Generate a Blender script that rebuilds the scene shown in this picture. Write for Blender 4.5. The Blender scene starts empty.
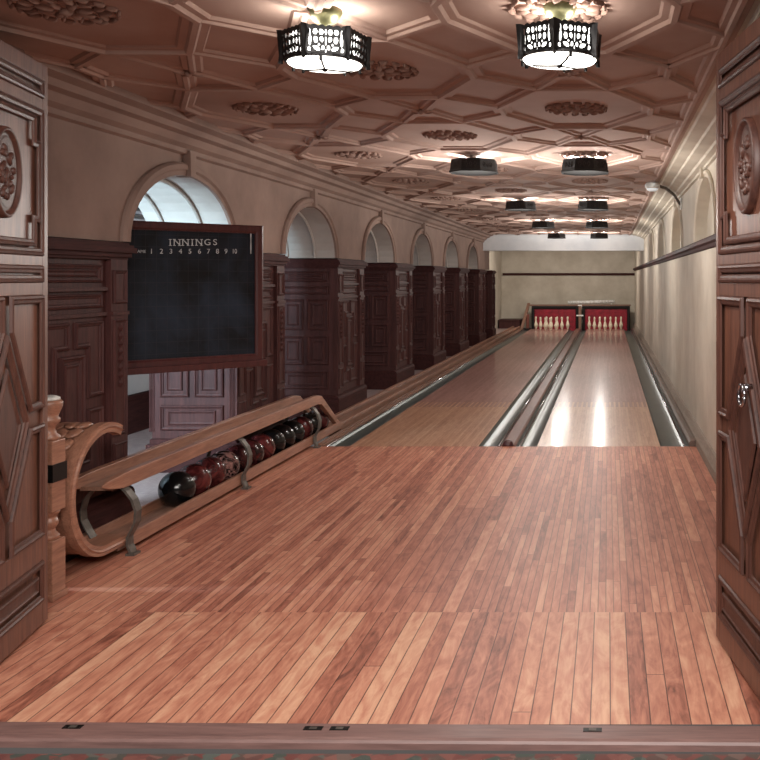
import bpy, bmesh, math, random
from mathutils import Vector, Matrix
random.seed(7)
S = bpy.context.scene
C = S.collection
PI = math.pi
rad = math.radians

# ------------------------------------------------------------------ materials
def lin(c):
    def f(v):
        v /= 255.0
        return v / 12.92 if v <= 0.04045 else ((v + 0.055) / 1.055) ** 2.4
    return (f(c[0]), f(c[1]), f(c[2]), 1.0)

class NT:
    def __init__(s, name):
        s.m = bpy.data.materials.new(name); s.m.use_nodes = True
        s.t = s.m.node_tree; s.b = s.t.nodes['Principled BSDF']
    def n(s, typ, **kw):
        x = s.t.nodes.new(typ)
        for k, v in kw.items(): setattr(x, k, v)
        return x
    def l(s, a, b): s.t.links.new(a, b)
    def math(s, op, a, b=None, c=None):
        x = s.n('ShaderNodeMath', operation=op)
        for i, v in enumerate((a, b, c)):
            if v is None: continue
            if isinstance(v, (int, float)): x.inputs[i].default_value = v
            else: s.l(v, x.inputs[i])
        return x.outputs[0]
    def coord(s, scale=(1, 1, 1), world=False):
        mp = s.n('ShaderNodeMapping'); mp.inputs['Scale'].default_value = scale
        if world:
            g = s.n('ShaderNodeNewGeometry'); s.l(g.outputs['Position'], mp.inputs['Vector'])
        else:
            tc = s.n('ShaderNodeTexCoord'); s.l(tc.outputs['Object'], mp.inputs['Vector'])
        return mp.outputs['Vector']
    def noise(s, vec, scale, detail=3, rough=.55, dist=0.0):
        x = s.n('ShaderNodeTexNoise'); s.l(vec, x.inputs['Vector'])
        x.inputs['Scale'].default_value = scale; x.inputs['Detail'].default_value = detail
        x.inputs['Roughness'].default_value = rough; x.inputs['Distortion'].default_value = dist
        return x.outputs['Fac']
    def ramp(s, fac, stops):
        r = s.n('ShaderNodeValToRGB'); e = r.color_ramp.elements
        while len(e) < len(stops): e.new(0.5)
        for i, (p, c) in enumerate(stops): e[i].position = p; e[i].color = c
        s.l(fac, r.inputs['Fac']); return r.outputs['Color']
    def mix(s, fac, a, b, mode='MIX'):
        x = s.n('ShaderNodeMix', data_type='RGBA', blend_type=mode)
        for i, v in ((0, fac), (6, a), (7, b)):
            if isinstance(v, (int, float)): x.inputs[i].default_value = v
            elif isinstance(v, tuple): x.inputs[i].default_value = v
            else: s.l(v, x.inputs[i])
        return x.outputs[2]
    def bump(s, h, st=.2, d=.01):
        x = s.n('ShaderNodeBump'); x.inputs['Strength'].default_value = st; x.inputs['Distance'].default_value = d
        s.l(h, x.inputs['Height']); s.l(x.outputs['Normal'], s.b.inputs['Normal'])
    def set(s, rough=.5, metal=0.0, coat=0.0, spec=.5, coat_rough=.1):
        s.b.inputs['Roughness'].default_value = rough; s.b.inputs['Metallic'].default_value = metal
        s.b.inputs['Coat Weight'].default_value = coat; s.b.inputs['Coat Roughness'].default_value = coat_rough
        s.b.inputs['Specular IOR Level'].default_value = spec
    def col(s, c): s.l(c, s.b.inputs['Base Color'])

def wood(name, dark, light, axis='z', rough=.45, coat=.15, world=False, scale=1.0, spec=.5):
    t = NT(name)
    sc = {'x': (1.2, 14, 14), 'y': (14, 1.2, 14), 'z': (14, 14, 1.2)}[axis]
    v = t.coord(tuple(k * scale for k in sc), world)
    f = t.noise(v, 2.2, 5, .6, .6); g = t.noise(v, 9, 2, .5)
    m = t.mix(.35, f, g)
    t.col(t.ramp(m, [(.3, lin(dark)), (.68, lin(light))]))
    t.bump(g, .08, .004); t.set(rough, 0, coat, spec, .25)
    return t.m

def plaster(name, a, b, rough=.85, sc=1.6):
    t = NT(name); v = t.coord(world=True)
    f = t.noise(v, sc, 5, .6); g = t.noise(v, 40, 3)
    t.col(t.ramp(f, [(.32, lin(a)), (.7, lin(b))])); t.bump(g, .06, .004); t.set(rough, spec=.25)
    return t.m

def plain(name, c, rough=.5, metal=0.0, coat=0.0, var=.12, sc=20, coat_rough=.08):
    t = NT(name); f = t.noise(t.coord(), sc, 3)
    d = tuple(max(0, k * (1 - var)) for k in c); e = tuple(min(255, k * (1 + var)) for k in c)
    t.col(t.ramp(f, [(.35, lin(d)), (.65, lin(e))])); t.set(rough, metal, coat, .5, coat_rough)
    return t.m

def emit(name, c, st):
    t = NT(name); t.b.inputs['Base Color'].default_value = lin(c)
    t.b.inputs['Emission Color'].default_value = lin(c); t.b.inputs['Emission Strength'].default_value = st
    t.set(.3)
    return t.m

def boards(name, w, L, stops, gap=.035, rough=.35, coat=.25, seed=0.0, splice=None, flame=.5, gapdark=.35, coat_rough=.15, rw=.36):
    """strip flooring: boards run along y, each with its own tone"""
    t = NT(name)
    tc = t.n('ShaderNodeNewGeometry'); sp = t.n('ShaderNodeSeparateXYZ'); t.l(tc.outputs['Position'], sp.inputs[0])
    X, Y = sp.outputs[0], sp.outputs[1]
    xs = t.math('DIVIDE', t.math('ADD', X, 50 + seed), w)
    i = t.math('FLOOR', xs); fx = t.math('FRACT', xs)
    wn = t.n('ShaderNodeTexWhiteNoise', noise_dimensions='1D'); t.l(i, wn.inputs['W'])
    ys = t.math('DIVIDE', t.math('ADD', t.math('ADD', Y, 50), t.math('MULTIPLY', wn.outputs['Value'], L * 3)), L)
    j = t.math('FLOOR', ys); fy = t.math('FRACT', ys)
    cv = t.n('ShaderNodeCombineXYZ'); t.l(i, cv.inputs[0]); t.l(j, cv.inputs[1])
    w2 = t.n('ShaderNodeTexWhiteNoise', noise_dimensions='2D'); t.l(cv.outputs[0], w2.inputs['Vector'])
    r = w2.outputs['Value']
    off = t.n('ShaderNodeVectorMath', operation='ADD'); t.l(tc.outputs['Position'], off.inputs[0])
    sc = t.n('ShaderNodeVectorMath', operation='SCALE'); t.l(w2.outputs['Color'], sc.inputs[0]); sc.inputs['Scale'].default_value = 40
    t.l(sc.outputs[0], off.inputs[1])
    mp = t.n('ShaderNodeMapping'); t.l(off.outputs[0], mp.inputs[0]); mp.inputs['Scale'].default_value = (30, 3.2, 1)
    g = t.noise(mp.outputs[0], 1.0, 4, .6, 1.2)
    mp2 = t.n('ShaderNodeMapping'); t.l(off.outputs[0], mp2.inputs[0]); mp2.inputs['Scale'].default_value = (11, 3.4, 1)
    g2 = t.noise(mp2.outputs[0], 1.0, 3, .6, 2.0)
    g = t.math('ADD', t.math('MULTIPLY', t.math('SUBTRACT', g, .5), 1.9), .5)
    f = t.math('ADD', t.math('MULTIPLY', r, rw), t.math('MULTIPLY', g, .86 - rw))
    f = t.math('ADD', f, t.math('MULTIPLY', t.math('SUBTRACT', g2, .35), flame))
    c = t.ramp(f, stops)
    if splice:                                   # (y of the joint, stops beyond it)
        odd = t.math('MODULO', i, 2.0)
        lim = t.math('ADD', splice[0], t.math('MULTIPLY', odd, .42))
        past = t.math('GREATER_THAN', Y, lim)
        c = t.mix(past, c, t.ramp(f, splice[1]))
        near = t.math('LESS_THAN', t.math('ABSOLUTE', t.math('SUBTRACT', Y, splice[0] + .21)), .23)
        gs = t.math('MULTIPLY', near, .12)
    a = t.math('LESS_THAN', fx, gap); b = t.math('GREATER_THAN', fx, 1 - gap)
    if splice:
        a = t.math('LESS_THAN', fx, t.math('ADD', gs, gap))
    e = t.math('LESS_THAN', fy, .004 / L)
    ln = t.math('MAXIMUM', t.math('MAXIMUM', a, b), e)
    c = t.mix(t.math('MULTIPLY', ln, gapdark), c, lin((40, 20, 14)))
    t.col(c); t.set(rough, 0, coat, .5, coat_rough)
    t.bump(t.math('SUBTRACT', 1.0, ln), .15, .003)
    return t.m

M = {}
M['wall'] = plaster('warm_plaster', (126, 104, 95), (152, 129, 118))
M['wall_r'] = plaster('pale_plaster', (184, 173, 157), (212, 203, 188))
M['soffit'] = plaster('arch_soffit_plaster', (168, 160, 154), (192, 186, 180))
M['aisle'] = plaster('white_plaster', (190, 192, 196), (214, 214, 214))
M['ceil'] = plaster('ceiling_plaster', (156, 130, 119), (182, 156, 144), sc=.9)
M['relief'] = plaster('relief_plaster', (136, 110, 99), (166, 139, 127))
M['dwood'] = wood('dark_oak', (50, 27, 27), (86, 50, 47), rough=.6, coat=0, spec=.25)
M['dwood_h'] = wood('dark_oak_level', (46, 25, 25), (78, 45, 43), 'y', rough=.7, coat=0, spec=.12)
M['door'] = wood('door_oak', (80, 48, 38), (128, 84, 66), rough=.45, coat=.12)
M['door_h'] = wood('door_oak_moulding', (56, 32, 27), (96, 60, 49), rough=.5, coat=.05)
M['rail'] = wood('rail_oak', (120, 80, 64), (174, 126, 102), 'y', rough=.4, coat=.3)
M['rail_d'] = wood('track_oak', (112, 80, 66), (152, 114, 94), 'y', rough=.5)
M['frame'] = wood('red_mahogany', (52, 22, 23), (80, 38, 37), rough=.4)
M['thr'] = wood('threshold_oak', (104, 78, 74), (138, 106, 100), 'x', rough=.5, coat=.1)
M['iron'] = plain('grey_iron', (98, 92, 86), .5, .55)
M['black'] = plain('black_iron', (13, 11, 11), .45, .4)
M['shade_black'] = plain('matt_black_shade', (9, 8, 8), .8)
M['bronze'] = plain('green_bronze', (92, 90, 62), .4, .6)
M['chrome'] = plain('steel_ring', (170, 170, 176), .2, 1.0)
M['gutter'] = plain('grey_gutter', (78, 88, 86), .3, .3, var=.05, sc=2)
M['pin'] = plain('ivory_pin', (232, 220, 196), .3, 0, .4, .04)
M['red_pad'] = plain('red_leather', (150, 24, 44), .55, 0, 0, .15, 6)
M['white_rod'] = plain('whitewashed_wood', (240, 236, 226), .6)
M['dark'] = plain('dark_recess', (24, 17, 15), .7)
M['glass_bowl'] = emit('lit_glass', (255, 250, 240), 4.0)
M['glass_liner'] = emit('lit_liner', (255, 252, 246), 3.0)
M['lens'] = emit('sensor_lens', (225, 232, 235), .35)
M['chalk'] = plain('chalk_paint', (178, 180, 180), .9)
M['white_pl'] = plain('white_enamel', (205, 205, 200), .4)

t = NT('slate')                                                # chalkboard with ruled lines
sp = t.n('ShaderNodeSeparateXYZ'); t.l(t.coord(), sp.inputs[0])
gx = t.math('LESS_THAN', t.math('FRACT', t.math('DIVIDE', t.math('ADD', sp.outputs[0], 9.0), .065)), .05)
gz = t.math('LESS_THAN', t.math('FRACT', t.math('DIVIDE', t.math('ADD', sp.outputs[2], 9.0), .075)), .05)
gl = t.math('MULTIPLY', t.math('MAXIMUM', gx, gz), .22)
f = t.noise(t.coord((1.5, 1, 1)), 2.2, 4, .6, .4)
t.col(t.mix(gl, t.ramp(f, [(.38, lin((7, 8, 11))), (.75, lin((34, 43, 56)))]), lin((64, 58, 62)))); t.set(.6, 0, 0, .25)
M['slate'] = t.m

t = NT('hall_mosaic')
vo = t.n('ShaderNodeTexVoronoi'); t.l(t.coord((26, 26, 26), True), vo.inputs['Vector']); vo.inputs['Scale'].default_value = 1.0
t.col(t.ramp(vo.outputs['Color'], [(.2, lin((70, 82, 76))), (.45, lin((112, 66, 62))), (.7, lin((132, 88, 80))), (.9, lin((88, 98, 92)))]))
t.set(.35, 0, .2); M['mosaic'] = t.m

t = NT('aisle_tiles')
br = t.n('ShaderNodeTexBrick'); t.l(t.coord((4, 4, 4), True), br.inputs['Vector'])
br.inputs['Color1'].default_value = lin((150, 128, 126)); br.inputs['Color2'].default_value = lin((170, 150, 146)); br.inputs['Mortar'].default_value = lin((110, 96, 92))
t.col(br.outputs['Color']); t.set(.5); M['aisle_floor'] = t.m

st_floor = [(.10, lin((116, 64, 50))), (.36, lin((170, 106, 86))), (.60, lin((196, 132, 108))), (.92, lin((220, 166, 136)))]
st_front = [(.12, lin((112, 62, 48))), (.36, lin((170, 106, 85))), (.60, lin((200, 138, 112))), (.92, lin((224, 176, 144)))]
st_lane = [(.15, lin((172, 124, 96))), (.5, lin((200, 154, 124))), (.9, lin((216, 176, 146)))]
st_pine = [(.15, lin((138, 96, 88))), (.5, lin((162, 120, 110))), (.9, lin((182, 140, 128)))]
M['fl_wide'] = boards('floor_wide_strips', .062, 1.6, st_floor, .035, seed=.013, rough=.5, coat=.08, coat_rough=.3, gapdark=.6, rw=.42)
M['fl_narrow'] = boards('floor_narrow_strips', .0345, .9, st_floor, .06, rough=.5, coat=.08, gapdark=.55, coat_rough=.3, rw=.42)
M['fl_front'] = boards('floor_front_strips', .066, 7.0, st_front, .03, seed=.02, flame=.75, gapdark=.8, rough=.5, coat=.08, coat_rough=.3, rw=.5)
M['lane'] = boards('lane_strips', .0267, 2.4, st_lane, .05, rough=.42, coat=.45, flame=.15, splice=(10.65, st_pine), gapdark=.25, coat_rough=.15, rw=.3)

def ballmat(name, a, b, swirl):
    t = NT(name)
    f = t.noise(t.coord(), 9, 4, .6, swirl)
    t.col(t.ramp(f, [(.42, lin(a)), (.6, lin(b))])); t.set(.16, 0, 0, .4, .05); return t.m
M['ball_black'] = ballmat('black_ball', (12, 12, 13), (18, 18, 19), 0)
M['ball_red'] = ballmat('red_ball', (52, 18, 20), (92, 38, 37), 2)
M['ball_dark'] = ballmat('oxblood_ball', (30, 13, 15), (74, 30, 31), 2)
M['ball_marble'] = ballmat('marbled_ball', (16, 14, 15), (150, 110, 104), 4)

# ------------------------------------------------------------------ mesh helpers
class MB:
    def __init__(s): s.v = []; s.f = []
    def add(s, vs, fs):
        o = len(s.v); s.v += [tuple(v) for v in vs]; s.f += [tuple(i + o for i in f) for f in fs]
    def box(s, x0, x1, y0, y1, z0, z1):
        vs = [(x, y, z) for x in (x0, x1) for y in (y0, y1) for z in (z0, z1)]
        s.add(vs, [(0, 1, 3, 2), (4, 6, 7, 5), (0, 4, 5, 1), (2, 3, 7, 6), (0, 2, 6, 4), (1, 5, 7, 3)])
    def loft(s, rings, closed=True, caps=True):
        n = len(rings[0]); vs = [p for r in rings for p in r]; fs = []
        for a in range(len(rings) - 1):
            for b in range(n if closed else n - 1):
                c = (b + 1) % n
                fs.append((a * n + b, a * n + c, (a + 1) * n + c, (a + 1) * n + b))
        if caps and closed:
            fs.append(tuple(range(n))[::-1]); k = (len(rings) - 1) * n; fs.append(tuple(k + i for i in range(n)))
        s.add(vs, fs)
    def prism(s, poly, y0, y1):                      # poly in (x,z), extruded along y
        s.loft([[(x, y0, z) for x, z in poly], [(x, y1, z) for x, z in poly]])
    def prism_x(s, poly, x0, x1):                    # poly in (y,z), extruded along x
        s.loft([[(x0, y, z) for y, z in poly], [(x1, y, z) for y, z in poly]])
    def tube(s, pts, r, n=8, caps=True):
        pts = [Vector(p) for p in pts]; rings = []
        rr = r if isinstance(r, (list, tuple)) else [r] * len(pts)
        up = None
        for i, p in enumerate(pts):
            d = (pts[min(i + 1, len(pts) - 1)] - pts[max(i - 1, 0)]).normalized()
            if up is None:
                up = Vector((0, 0, 1)) if abs(d.z) < .9 else Vector((1, 0, 0))
            a = d.cross(up).normalized(); b = a.cross(d).normalized(); up = b
            rings.append([p + (a * math.cos(2 * PI * k / n) + b * math.sin(2 * PI * k / n)) * rr[i] for k in range(n)])
        s.loft(rings, True, caps)
    def lathe(s, prof, n=24, c=(0, 0, 0), caps=True):
        rings = [[(c[0] + r * math.cos(2 * PI * k / n), c[1] + r * math.sin(2 * PI * k / n), c[2] + z) for k in range(n)] for r, z in prof]
        s.loft(rings, True, caps)
    def blob(s, c, rx, ry, rz, rot=0.0, n=8, m=5):
        rings = []
        for i in range(m + 1):
            a = -PI / 2 + PI * i / m; q = max(math.cos(a), .02)
            ring = []
            for k in range(n):
                x = rx * q * math.cos(2 * PI * k / n); y = ry * q * math.sin(2 * PI * k / n)
                ring.append((c[0] + x * math.cos(rot) - y * math.sin(rot), c[1] + x * math.sin(rot) + y * math.cos(rot), c[2] + rz * math.sin(a)))
            rings.append(ring)
        s.loft(rings)
    def molding(s, poly, prof, P, fill=None):
        """closed polygon (u,v) with profile [(inset, height)], P maps (u,v,h) to 3-D"""
        n = len(poly); area = sum(poly[i][0] * poly[(i + 1) % n][1] - poly[(i + 1) % n][0] * poly[i][1] for i in range(n))
        if area < 0: poly = poly[::-1]
        rings = []
        if fill is not None: prof = list(prof[:-1]) + [(prof[-1][0], max(prof[-1][1], .0035)), (prof[-1][0] + .004, max(prof[-1][1], .0035))]
        for d, h in prof:
            ring = []
            for i in range(n):
                p0 = Vector(poly[i - 1]); p = Vector(poly[i]); p1 = Vector(poly[(i + 1) % n])
                a = (p - p0).normalized(); b = (p1 - p).normalized()
                na = Vector((-a.y, a.x)); nb = Vector((-b.y, b.x)); k = max(1 + na.dot(nb), .25)
                q = p + (na + nb) / k * d; ring.append(P(q.x, q.y, h))
            rings.append(ring)
        s.loft(rings, True, False)
        if fill is not None:
            o = len(s.v); s.v += [tuple(x) for x in rings[-1]]; s.f.append(tuple(o + i for i in range(n)))
    def bar(s, a, b, w, h, P):
        """straight rib from a to b (u,v) with a stepped section"""
        a = Vector(a); b = Vector(b); d = (b - a).normalized(); nn = Vector((-d.y, d.x))
        sec = [(-w, 0), (-w * .8, h * .55), (-w * .35, h * .55), (-w * .2, h), (w * .2, h), (w * .35, h * .55), (w * .8, h * .55), (w, 0)]
        s.loft([[P(*(a + nn * k), z) for k, z in sec], [P(*(b + nn * k), z) for k, z in sec]], True, True)
    def build(s, name, mat, parent=None, smooth=False, loc=None, bevel=0, mats=None, fm=None):
        me = bpy.data.meshes.new(name); me.from_pydata(s.v, [], s.f)
        bm = bmesh.new(); bm.from_mesh(me)
        if fm is None: bmesh.ops.recalc_face_normals(bm, faces=bm.faces)
        bm.to_mesh(me); bm.free()
        for m_ in (mats or [mat]): me.materials.append(m_)
        if fm:
            for p, k in zip(me.polygons, fm): p.material_index = k
        if smooth:
            for p in me.polygons: p.use_smooth = True
        o = bpy.data.objects.new(name, me); C.objects.link(o)
        if parent is not None: o.parent = parent
        if loc: o.location = loc
        if bevel:
            b = o.modifiers.new('bevel', 'BEVEL'); b.width = bevel; b.segments = 2; b.limit_method = 'ANGLE'
        return o

def tag(o, label=None, cat=None, group=None, kind=None):
    if label: o['label'] = label
    if cat: o['category'] = cat
    if group: o['group'] = group
    if kind: o['kind'] = kind
    return o
def empty(name, loc, rz=0.0):
    o = bpy.data.objects.new(name, None); C.objects.link(o); o.location = loc; o.rotation_euler = (0, 0, rz)
    o.empty_display_size = .1; return o
def copy_tree(o, parent=None):
    c = o.copy(); C.objects.link(c)
    if parent is not None: c.parent = parent
    for ch in list(o.children): copy_tree(ch, c)
    return c
def struct(o, label=None, cat=None):
    o['kind'] = 'structure'
    if label: o['label'] = label
    if cat: o['category'] = cat
    return o
def plane_map(o, U, V, N):
    o = Vector(o); U = Vector(U); V = Vector(V); N = Vector(N)
    return lambda u, v, h: o + U * u + V * v + N * h
def rect(u0, u1, v0, v1): return [(u0, v0), (u1, v0), (u1, v1), (u0, v1)]
PF = [(0, 0), (.004, .010), (.012, .013), (.018, .007), (.028, .005), (.032, 0)]       # panel moulding
def prof(k=1.0, h=1.0): return [(a * k, b * h) for a, b in PF]

# ------------------------------------------------------------------ main sizes (metres; x right, y down the lanes, z up)
H = 1.45
ZC = 2.46
YF = 8.14             # foul line
YE = 27.3             # end of the lanes
YB = 28.6             # back wall
XR = .81
YBEAM = 21.2
XP = -2.77            # front of the piers
PITCH = 2.65
def pier_y(k): return 10.245 + PITCH * (k - 1)

# ------------------------------------------------------------------ setting: floor
f = MB(); fm = []
def quad(x0, x1, y0, y1, z, k):
    f.add([(x0, y0, z), (x1, y0, z), (x1, y1, z), (x0, y1, z)], [(0, 1, 2, 3)]); fm.append(k)
quad(-2.77, .80, 3.06, 4.09, 0, 2)
for a, b, k in ((-2.77, -2.24, 0), (-2.24, -1.125, 1), (-1.125, -.615, 0), (-.615, .453, 1), (.453, .80, 0)):
    quad(a, b, 4.09, YF, 0, k)
for a, b in ((-2.77, .80),):                 # front lip under the foul line
    f.add([(a, YF, 0), (b, YF, 0), (b, YF, -.2), (a, YF, -.2)], [(0, 1, 2, 3)]); fm.append(0)
quad(-2.77, .80, YF, YB, -.2, 4)
quad(-5.0, -2.77, 3.0, YB, 0, 3)
quad(-6.0, 3.0, -3.0, 2.93, -.03, 5)
struct(f.build('floor', None, mats=[M['fl_wide'], M['fl_narrow'], M['fl_front'], M['aisle_floor'], M['dark'], M['mosaic']], fm=fm))

# ------------------------------------------------------------------ setting: walls
def arch_z(y, c, a, zs, b):
    d = (y - c) / a
    return zs + b * math.sqrt(max(0, 1 - d * d))
def arcade_slots(mb):
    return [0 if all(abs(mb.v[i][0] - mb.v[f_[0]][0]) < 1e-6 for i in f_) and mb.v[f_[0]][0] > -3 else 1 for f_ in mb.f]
def arcade(mb, xf, xb, y0, y1, zb, zt, arches, a, zs, b, n=20):
    """wall slab between xf and xb with elliptical arch openings cut in it"""
    ys = [y0, y1]
    for c in arches:
        ys += [c - a * math.cos(PI * k / n) for k in range(n + 1)]
    ys = sorted(set(round(v, 5) for v in ys if y0 <= v <= y1))
    for p, q in zip(ys, ys[1:]):
        m = (p + q) / 2; c = next((c for c in arches if abs(m - c) < a), None)
        if c is None: z0 = z1 = zb
        else: z0, z1 = arch_z(p, c, a, zs, b), arch_z(q, c, a, zs, b)
        mb.add([(xf, p, z0), (xf, q, z1), (xf, q, zt), (xf, p, zt)], [(0, 1, 2, 3)])
        mb.add([(xb, p, z0), (xb, q, z1), (xb, q, zt), (xb, p, zt)], [(3, 2, 1, 0)])
        mb.add([(xf, p, z0), (xf, q, z1), (xb, q, z1), (xb, p, z0)], [(3, 2, 1, 0)])
    if zs > zb:
        for c in arches:
            for s_ in (-1, 1):
                y = c + s_ * a
                mb.add([(xf, y, zb), (xf, y, zs), (xb, y, zs), (xb, y, zb)], [(0, 1, 2, 3)])
    for y in (y0, y1):
        mb.add([(xf, y, zb), (xf, y, zt), (xb, y, zt), (xb, y, zb)], [(0, 1, 2, 3)])
def arch_rim(mb, x, nx, c, a, zs, b, w, t, zb, n=24):
    """raised band round an arch opening; nx = side it stands proud"""
    pts = [(c - a, zb, -1, 0)] if zb < zs else []
    for k in range(n + 1):
        th = PI - PI * k / n; y = c + a * math.cos(th); z = zs + b * math.sin(th)
        nn = Vector((math.cos(th) / a, math.sin(th) / b)).normalized(); pts.append((y, z, nn.x, nn.y))
    if zb < zs: pts.append((c + a, zb, 1, 0))
    rings = []
    for y, z, ny, nz in pts:
        sec = [(0, 0), (0, t * .6), (w * .35, t * .6), (w * .5, t), (w * .85, t), (w, t * .5), (w, 0)]
        rings.append([(x + nx * h, y + ny * d, z + nz * d) for d, h in sec])
    mb.loft(rings)

XW = -2.815
open_y = [pier_y(k) + PITCH / 2 for k in range(-1, 5)]
AW, AZ, AB = .765, 1.67, .465
w = MB(); arcade(w, XW, -3.42, 2.92, 22.3, 1.665, ZC, open_y, AW, AZ, AB)
wl = struct(w.build('wall_left', None, mats=[M['wall'], M['soffit']], fm=arcade_slots(w)))
last_c = (pier_y(5) + .55 + 22.6) / 2 if False else None
w = MB(); w.box(-3.0, XW - .01, 2.92, 4.375, 0, 1.66); struct(w.build('wall_left_panelled', M['dwood']), )
for c in open_y:
    r = MB(); arch_rim(r, XW, 1, c, AW, AZ, AB, .085, .035, AZ - .004)
    at = r.build('arch_moulding', M['wall'], wl)
    k = MB(); zt = AZ + AB
    k.prism_x([(c - .035, zt - .005), (c + .035, zt - .005), (c + .045, 2.30), (c - .045, 2.30)], XW - .05, XW + .05)
    k.build('keystone', M['wall'], at)
    r = MB(); arch_rim(r, -3.17, 0, c, AW - .03, AZ, AB - .03, .03, .03, AZ - .004) if False else None
# thin moulded ring inside every arch
for c in open_y:
    r = MB()
    for xx in (-3.02, -3.30):
        pts = [(xx, c + (AW - .012) * math.cos(PI * j / 24), AZ + (AB - .012) * math.sin(PI * j / 24)) for j in range(25)]
        r.tube(pts, .014, 6)
    r.build('arch_bead', M['soffit'], wl)
# the aisle beyond the arcade
w = MB(); w.box(-4.62, -4.5, 3.0, YB, 0, ZC); struct(w.build('wall_aisle', M['aisle']))
w = MB(); w.box(-4.5, -4.46, 3.0, YB, 0, .36); w.box(-4.5, -4.45, 3.0, YB, .33, .36); struct(w.build('baseboard_aisle', M['dwood_h']))
w = MB()
for k in range(7): w.box(-4.5, -4.43 + k * .02, 3.0, YB, 1.92 + k * .07, 1.945 + k * .07)
struct(w.build('trim_1', M['aisle']))
w = MB(); w.box(-4.6, -3.42, 2.9, 3.0, 0, ZC); struct(w.build('wall_aisle_end', M['aisle']))
# front wall pieces beside the doorway
w = MB(); w.box(-3.42, -2.24, 2.74, 2.92, 0, ZC); w.box(.62, .95, 2.74, 2.92, 0, ZC)
struct(w.build('wall_front', M['wall']))
# right wall with blind arches
arch_r = [4.65, 7.8, 10.95, 14.1, 17.25]
w = MB(); w.box(XR, XR + .16, 2.92, YB, -.2, 1.76)
arcade(w, XR, XR + .09, 2.92, YB, 1.76, ZC, arch_r, .80, 1.762, .53)
w.box(XR + .09, XR + .16, 2.92, YB, 1.7, ZC)
wr = struct(w.build('wall_right', M['wall_r']))
for c in arch_r:
    r = MB(); arch_rim(r, XR, -1, c, .80, 1.762, .53, .06, .025, 1.762)
    at = r.build('arch_moulding', M['wall_r'], wr)
    k = MB(); k.prism_x([(c - .03, 2.285), (c + .03, 2.285), (c + .04, 2.40), (c - .04, 2.40)], XR - .045, XR)
    k.build('keystone', M['wall_r'], at)
w = MB(); w.prism([(XR, 1.69), (XR - .02, 1.695), (XR - .03, 1.72), (XR - .05, 1.735), (XR - .05, 1.765), (XR - .03, 1.78), (XR, 1.785)], 3.06, YB)
w.box(-3.2, XR, YB - .05, YB, 1.56, 1.63)
struct(w.build('trim_2', M['dwood_h']))
w = MB(); w.prism([(XR, 0), (XR - .05, 0), (XR - .048, .07), (XR - .035, .09), (XR - .015, .13), (XR, .14)], 3.06, YB)
struct(w.build('baseboard_right', wood('grey_base', (126, 112, 100), (154, 140, 126), 'y', rough=.8, coat=0)))
# back wall, return, beam
w = MB(); w.box(-4.5, XR + .1, YB, YB + .12, -.2, ZC); struct(w.build('wall_back', M['wall_r']))
w = MB(); w.box(-3.4, -3.24, 24.2, YB, 0, ZC); struct(w.build('wall_left_return', M['wall_r']))
w = MB(); w.box(XW, XR, YBEAM, YBEAM + .3, 2.09, ZC); w.box(XW, XR, YBEAM - .03, YBEAM, 2.09, 2.13); w.box(XW, XR, YBEAM - .03, YBEAM, 2.38, ZC)
struct(w.build('trim_3', M['aisle']))
# cornices
w = MB(); w.prism([(XW, 2.27), (XW + .03, 2.28), (XW + .03, 2.31), (XW + .07, 2.33), (XW + .10, 2.37), (XW + .15, 2.38), (XW + .17, 2.41), (XW + .23, 2.425), (XW + .24, ZC), (XW, ZC)], 3.0, YBEAM)
struct(w.build('trim_4', M['wall']))
w = MB(); w.prism([(XR, 2.35), (XR - .025, 2.352), (XR - .03, 2.37), (XR - .07, 2.378), (XR - .08, 2.395), (XR - .16, 2.41), (XR - .17, 2.425), (XR - .25, 2.435), (XR - .26, 2.45), (XR - .325, 2.453), (XR - .33, ZC), (XR, ZC)], 3.06, YBEAM)
struct(w.build('trim_5', M['wall_r']))

# ------------------------------------------------------------------ setting: ceiling with strapwork
w = MB(); w.box(-4.6, XR + .16, 2.72, YB + .12, ZC, ZC + .12)
ceil = struct(w.build('ceiling', M['ceil']))
P = plane_map((0, 0, ZC), (1, 0, 0), (0, 1, 0), (0, 0, -1))
colx = [-2.02, -1.09, -.187]; CP = (colx[2] - colx[0]) / 2
LP = 4.1; py = LP / 2
x_lo, x_hi = -2.66, .485
ha, hb, fa, fb = .44, .62, .185, .11
mo = MB(); centres = []; nodes = []
def clipx(p, q):
    (x0, y0), (x1, y1) = p, q
    if x0 > x1: return clipx(q, p)
    if x1 < x_lo or x0 > x_hi: return None
    if x0 < x_lo: y0 += (y1 - y0) * (x_lo - x0) / (x1 - x0); x0 = x_lo
    if x1 > x_hi: y1 = y0 + (y1 - y0) * (x_hi - x0) / (x1 - x0); x1 = x_hi
    return (x0, y0), (x1, y1)
RP = [(-.06, 0), (-.052, .014), (-.022, .014), (-.012, .028), (.012, .028), (.022, .013), (.05, .010), (.06, 0)]
def clipseg(p, q):
    """segment clipped to the ceiling; a rounded up to tiny pieces is dropped"""
    r = clipx(p, q)
    if r and (Vector(r[0]) - Vector(r[1])).length > .05 and all(2.9 < e[1] < YBEAM for e in r): mo.bar(r[0], r[1], .05, .024, P)
ncol = [(c, colx[0] + c * CP) for c in range(-1, 4)]
ymin, ymax = 2.86, YBEAM - .05
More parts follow.
